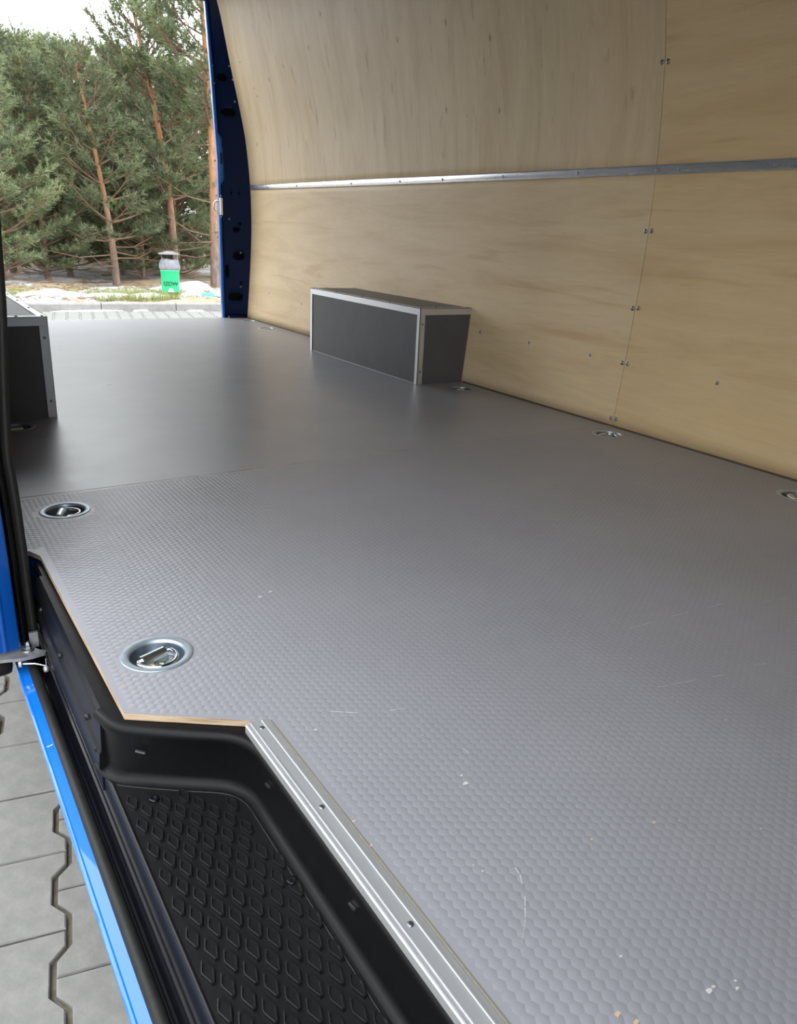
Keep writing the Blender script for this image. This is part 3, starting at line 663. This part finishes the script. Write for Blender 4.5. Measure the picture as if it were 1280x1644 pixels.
# ------------------------------------------------------------------ litter bin
lb = empty('litter_bin', (3.70,12.2,GZ+.08), R(-14)); tag(lb, 'green litter bin with grey bag and canopy lid on a post', 'bin')
GREEN = mat('green_enamel', (.02,.46,.2), .4, 0, .5, .3)
BAG = mat_noisy('grey_bin_liner', (.12,.125,.14), (.3,.3,.33), 9, .45, .4, .01)
LID = mat_noisy('weathered_sheet_metal', (.13,.13,.125), (.2,.195,.185), 10, .6, .1, .002)
bb = MB(); sec = lambda s, d: [(s*.135*math.copysign(abs(math.cos(a))**.45, math.cos(a)), d*.11*math.copysign(abs(math.sin(a))**.45, math.sin(a))) for a in np.linspace(0, 2*math.pi, 33)[:-1]]
rows = []
for z, s in [(.10,.9), (.105,.93), (.12,.94), (.4,1.0), (.405,1.03), (.42,1.03), (.42,.98), (.36,.96)]: rows.append([(x, y, z) for x, y in sec(s, s)] + [(sec(s, s)[0][0], sec(s, s)[0][1], z)])
bb.grid(rows).add([(x, y, .1) for x, y in sec(.9,.9)], [tuple(range(32))]); bin_body = bb.build('bin_body', GREEN, lb)
lg = MB(); rows = []
for z, s, w in [(.37,.85,0), (.41,.92,.0), (.424,1.05,.02), (.45,1.09,.05), (.49,1.06,.06), (.53,.99,.07), (.56,.9,.08), (.575,.72,.1), (.57,.5,.1)]:
    row = []
    for q, (x, y) in enumerate(sec(s, s)): kk = 1 + w*math.sin(q*2.4+z*20); row.append((x*kk, y*kk, z + w*.12*math.sin(q*1.7)))
    rows.append(row + [row[0]])
lg.grid(rows).build('bin_liner', BAG, lb)
MB().tube([(.05,.125,-.12), (.05,.125,.66)], .022, 10).build('post', mat('black_post', (.012,.012,.012), .5), lb)
MB().box(.01, .11, .075, .15, -.12, .1).build('foot', mat('black_foot', (.01,.01,.01), .6), lb)
ld = MB(); ld.add([(-.15,-.13,.64),(.15,-.13,.64),(.15,.17,.64),(-.15,.17,.64),(-.15,-.13,.65),(.15,-.13,.65),(.15,.17,.65),(-.15,.17,.65),(-.03,-.02,.685),(.05,-.02,.685),(.05,.06,.685),(-.03,.06,.685)],
    [(3,2,1,0),(0,1,5,4),(1,2,6,5),(2,3,7,6),(3,0,4,7),(4,5,9,8),(5,6,10,9),(6,7,11,10),(7,4,8,11),(8,9,10,11)]); ld.build('lid', LID, lb)
MB().tube([(-.1,.0,.5),(-.11,.0,.64)], .006, 6).tube([(.1,.0,.5),(.11,.0,.64)], .006, 6).build('lid_stay', LID, lb)
fc = bpy.data.curves.new('lettering', 'FONT'); fc.body = 'IZDW'; fc.size = .078; fc.offset = .0012; fc.align_x = 'CENTER'; fc.extrude = .001
ft = bpy.data.objects.new('lettering', fc); COL.objects.link(ft); dg = bpy.context.evaluated_depsgraph_get()
fm = bpy.data.meshes.new_from_object(ft.evaluated_get(dg), depsgraph=dg); bpy.data.objects.remove(ft)
fm.materials.clear(); fm.materials.append(mat('dark_print', (.01,.05,.03), .6)); o = obj('lettering', fm, bin_body, (0.0,-.1135,.2)); o.rotation_euler = (R(88),0,0)
MB().prism([(-.05,.105),(.05,.105),(.03,.15),(-.02,.165),(-.035,.14)], 'y', -.109, -.105).build('sticker', mat('pale_sticker', (.4,.55,.48), .6), bin_body)

# ------------------------------------------------------------------ pines
def bark():
    m = mat('pine_bark', (.3,.16,.08), .9); v = coords(m, (1,1,.35)); f = noise(m, v, 14, 6, .65); n, l, b = nodes(m)
    sepa = n.new('ShaderNodeSeparateXYZ'); t = n.new('ShaderNodeTexCoord'); l.new(t.outputs['Object'], sepa.inputs[0])
    mr = n.new('ShaderNodeMapRange'); mr.inputs['From Min'].default_value = .4; mr.inputs['From Max'].default_value = 2.4; l.new(sepa.outputs['Z'], mr.inputs['Value'])
    lo = ramp(m, f, [(.3, (.09,.06,.045)), (.7, (.24,.18,.14))]); hi = ramp(m, f, [(.3, (.26,.12,.055)), (.7, (.48,.25,.12))])
    setc(m, mixc(m, mr.outputs['Result'], lo, hi)); bump(m, f, .6, .02); return m
def needles(name, a, b_):
    m = mat(name, a, .65, 0, .3); n, l, b = nodes(m); v = coords(m); f = noise(m, v, 1.6, 4); oi = n.new('ShaderNodeObjectInfo')
    c = ramp(m, f, [(.32, a), (.68, b_)]); hs = n.new('ShaderNodeHueSaturation'); mr = n.new('ShaderNodeMapRange'); mr.inputs['To Min'].default_value = .75; mr.inputs['To Max'].default_value = 1.25
    l.new(oi.outputs['Random'], mr.inputs['Value']); l.new(mr.outputs['Result'], hs.inputs['Value']); l.new(c, hs.inputs['Color']); setc(m, hs.outputs['Color']); return m
BARK = bark(); TWIG = mat('twig_bark', (.19,.12,.075), .9)
NEEDLE = needles('pine_needles', (.10,.135,.075), (.19,.22,.105))
def pine_meshes(seed, H, crown0, spread, lean, bare=0):
    r = np.random.default_rng(seed); tv = MB(); bv = MB(); A = []; B = []     # A, B: shoot starts and ends
    segs = 14; ph = r.uniform(0, 6); P = []
    for i in range(segs+1):
        t = i/segs; P.append(Vector((lean[0]*t*t*H + .05*math.sin(4*t+ph)*t*H*.3, lean[1]*t*H, t*H)))
    r0 = .03 + .009*H
    tv.tube(P, [r0*(1-.88*(i/segs)) + .006 for i in range(segs+1)], 9)
    def at(t): k = min(segs-1, int(t*segs)); return P[k].lerp(P[k+1], t*segs-k)
    z = crown0; ang = r.uniform(0, 6)
    whorl = 0
    while z < H-.1:
        t = z/H; rel = (z-crown0)/(H-crown0)
        L = spread*(1-rel)**.75*(.6+.4*min(1, rel*5)) + .22
        nb = int(r.integers(4, 7))
        for k in range(nb):
            a = ang + 2*math.pi*k/nb + r.uniform(-.35,.35); el = r.uniform(.05,.35) + rel*.75; Lb = L*r.uniform(.7,1.15)
            o = at(min(.999, max(0, t + r.uniform(-.012,.012)))); d = Vector((math.cos(a)*math.cos(el), math.sin(a)*math.cos(el), math.sin(el)))
            pts = []; n = 6
            for q in range(n+1):
                u = q/n; pts.append(o + d*Lb*u + Vector((0,0,1))*(Lb*(.28*u*u - .12*u)))
            bv.tube(pts, [(.008+.010*Lb)*(1-.8*q/n)+.002 for q in range(n+1)], 5, cap=False)
            side = d.cross(Vector((0,0,1))).normalized()
            m = max(4, int(Lb*9.5)); A.append(pts[-2]); B.append(pts[-1] + (pts[-1]-pts[-2])*.6)
            for q in range(m):
                u = .3 + .7*q/m + r.uniform(-.03,.03); u = min(u, .98); kq = min(n-1, int(u*n)); b0 = pts[kq].lerp(pts[kq+1], u*n-kq); s = 1 if q % 2 else -1
                tl = (.2 + .45*Lb*(1-u))*r.uniform(.7,1.2); dirv = (d*.75 + side*s*r.uniform(.5,1.0) + Vector((0,0,r.uniform(.05,.55)))).normalized()
                e0 = b0 + dirv*tl; bv.tube([b0, b0.lerp(e0,.5)+Vector((0,0,.01)), e0], [.006,.005,.003], 4, cap=False)
                A.append(b0 + dirv*max(0, tl-.28)); B.append(e0 + dirv*.05)
                if tl > .3:
                    for s2 in (-1, 1):
                        d2 = (dirv*.7 + side.cross(dirv)*s2*.35 + side*s2*.5 + Vector((0,0,.3))).normalized(); mb_ = b0 + dirv*tl*.5; A.append(mb_); B.append(mb_ + d2*.24*r.uniform(.8,1.2))
        z += r.uniform(.24,.36)*(1.05 if rel < .6 else .8); ang += 1.1; whorl += 1
    top = P[-1]
    for q in range(5):
        a = q*1.26; A.append(top - Vector((0,0,.25))); B.append(top + Vector((.16*math.cos(a)*(q > 0), .16*math.sin(a)*(q > 0), .22+.1*(q == 0))))
    # dead lower twigs
    for q in range(bare):
        zz_ = r.uniform(min(.3, crown0*.5), crown0); o = at(zz_/H); a = r.uniform(0, 6.28); Lb = r.uniform(.5, 1.3); el = r.uniform(-.1,.35)
        d = Vector((math.cos(a)*math.cos(el), math.sin(a)*math.cos(el), math.sin(el))); mid = o + d*Lb*.5 + Vector((0,0,-.04)); e0 = o + d*Lb + Vector((0,0,.1))
        bv.tube([o, mid, e0], [.014,.009,.003], 5, cap=False)
        for s in (-1,1): bv.tube([mid, mid + d*.3 + Vector((-d.y, d.x, .2))*.25*s], [.006,.002], 4, cap=False)
    # needles, one thin triangle each
    A = np.array([tuple(p) for p in A]); B = np.array([tuple(p) for p in B]); ns_ = len(A); K = 34
    ax = B - A; Ln = np.linalg.norm(ax, axis=1, keepdims=True); axn = ax/np.maximum(Ln, 1e-6)
    u = r.uniform(0, 1, (ns_, K, 1)); base = A[:,None] + ax[:,None]*u
    rd = r.normal(0, 1, (ns_, K, 3)); rd -= (rd*axn[:,None]).sum(2, keepdims=True)*axn[:,None]; rd /= np.linalg.norm(rd, axis=2, keepdims=True)
    dr = axn[:,None]*.75 + rd*.75; dr /= np.linalg.norm(dr, axis=2, keepdims=True)
    ln = r.uniform(.07,.12,(ns_, K, 1)); tip = base + dr*ln
    wv = np.cross(dr, r.normal(0, 1, (ns_, K, 3))); wv /= np.linalg.norm(wv, axis=2, keepdims=True); wv *= .0065
    V = np.stack([base-wv, base+wv, tip], 2).reshape(-1, 3); nt = len(V)//3
    me = bpy.data.meshes.new('foliage'); me.vertices.add(len(V)); me.vertices.foreach_set('co', V.ravel()); me.loops.add(len(V)); me.loops.foreach_set('vertex_index', np.arange(len(V)))
    me.polygons.add(nt); me.polygons.foreach_set('loop_start', np.arange(nt)*3); me.update(calc_edges=True); me.materials.append(NEEDLE)
    return tv.mesh('trunk', BARK), bv.mesh('branches', TWIG), me
KH = [3.6, 5.3, 6.2, 4.0, 5.0]
KINDS = [pine_meshes(1, 3.6, .75, 1.15, (-.13,.0), 8), pine_meshes(2, 5.3, 1.5, 1.35, (-.115,0), 12), pine_meshes(3, 6.2, 2.7, 1.35, (-.02,0), 18),
         pine_meshes(4, 4.0, .25, 1.35, (.02,0), 3), pine_meshes(5, 5.0, .3, 1.5, (-.03,.02), 4)]
def pine(k, x, y, label, group, rz=0, h=5.0):
    s = h/KH[k]; t = empty('pine_tree', (x, y, GZ+.06), rz); t.scale = (s, s, s); tag(t, label, 'tree', group)
    a, b, c = KINDS[k]; obj('trunk', a, t); obj('branches', b, t); tag(obj('foliage', c, t), kind='stuff')
    return t
FR = 'pines along the forest edge'
pine(0, 3.58, 15.0, 'pine with orange trunk leaning left, left of the litter bin', FR, 0, 3.6)
pine(1, 4.80, 15.5, 'tall pine rising directly behind the green litter bin', FR, 0, 5.3)
pine(2, 5.27, 14.6, 'tall straight orange pine trunk next to the blue pillar', FR, 0, 6.2)
pine(3, 4.26, 15.7, 'slim young pine between the leaning pine and the litter bin', FR, 1.2, 2.4)
pine(4, 2.55, 15.6, 'bushy light green pine at the left above the shadowed wheel box', FR, .4, 3.5)
pine(3, 1.75, 14.9, 'low bushy pine at the far left edge of the view', FR, 2.2, 3.4)
pine(3, 5.1, 16.2, 'short dense pine between the two tall orange trunks', FR, 3.1, 2.6)
BK = 'pines deeper in the forest'
for i, (k, x, y, rz, h) in enumerate([(4,3.15,16.8,2.0,3.90), (4,4.25,17.2,4.0,4.01), (4,5.35,17.4,1.0,4.04), (4,6.4,17.0,3.0,3.98), (3,2.9,18.6,3.3,4.20), (4,4.7,19.2,2.4,4.34),
        (4,6.2,19.6,5.0,4.40), (3,3.6,20.3,.5,4.40), (4,5.4,21.2,1.4,4.67), (2,7.4,21,3.7,4.63), (3,2.2,17.2,5.2,4.01), (3,.6,16.5,1.9,3.0), (3,-.8,15.6,.7,2.6), (3,-2.4,17,2.6,2.8), (4,7.6,16.6,5.5,3.91),
        (1,8.8,18,4.4,4.14), (3,-4.2,16.2,3.2,2.8), (3,4.0,22.8,2.2,4.90), (4,6.6,23.4,.2,5.03), (3,5.0,24.2,1.2,5.16), (3,3.3,23.5,4.2,4.80), (4,4.5,26.5,3,5.54)]):
    pine(k, x, y, 'pine standing further back in the forest behind the front row', BK, rz, h)
for i, (k, x, y, rz, h) in enumerate([(4,-7.5,-3.5,.3,5.2), (3,-7.9,-.8,1.3,4.8), (4,-7.2,1.6,2.3,5.4), (1,-7.8,3.9,3.3,5.6), (4,-7.4,6.3,4.3,5.0), (3,-8.0,8.7,5.3,5.0), (4,-7.2,11.2,.9,5.2)]):  # out of view, added to shade the upper plywood
    pine(k, x, y, 'unseen pine in the row added along the side of the yard opposite the sliding door', 'unseen pines beside the yard', rz, h)
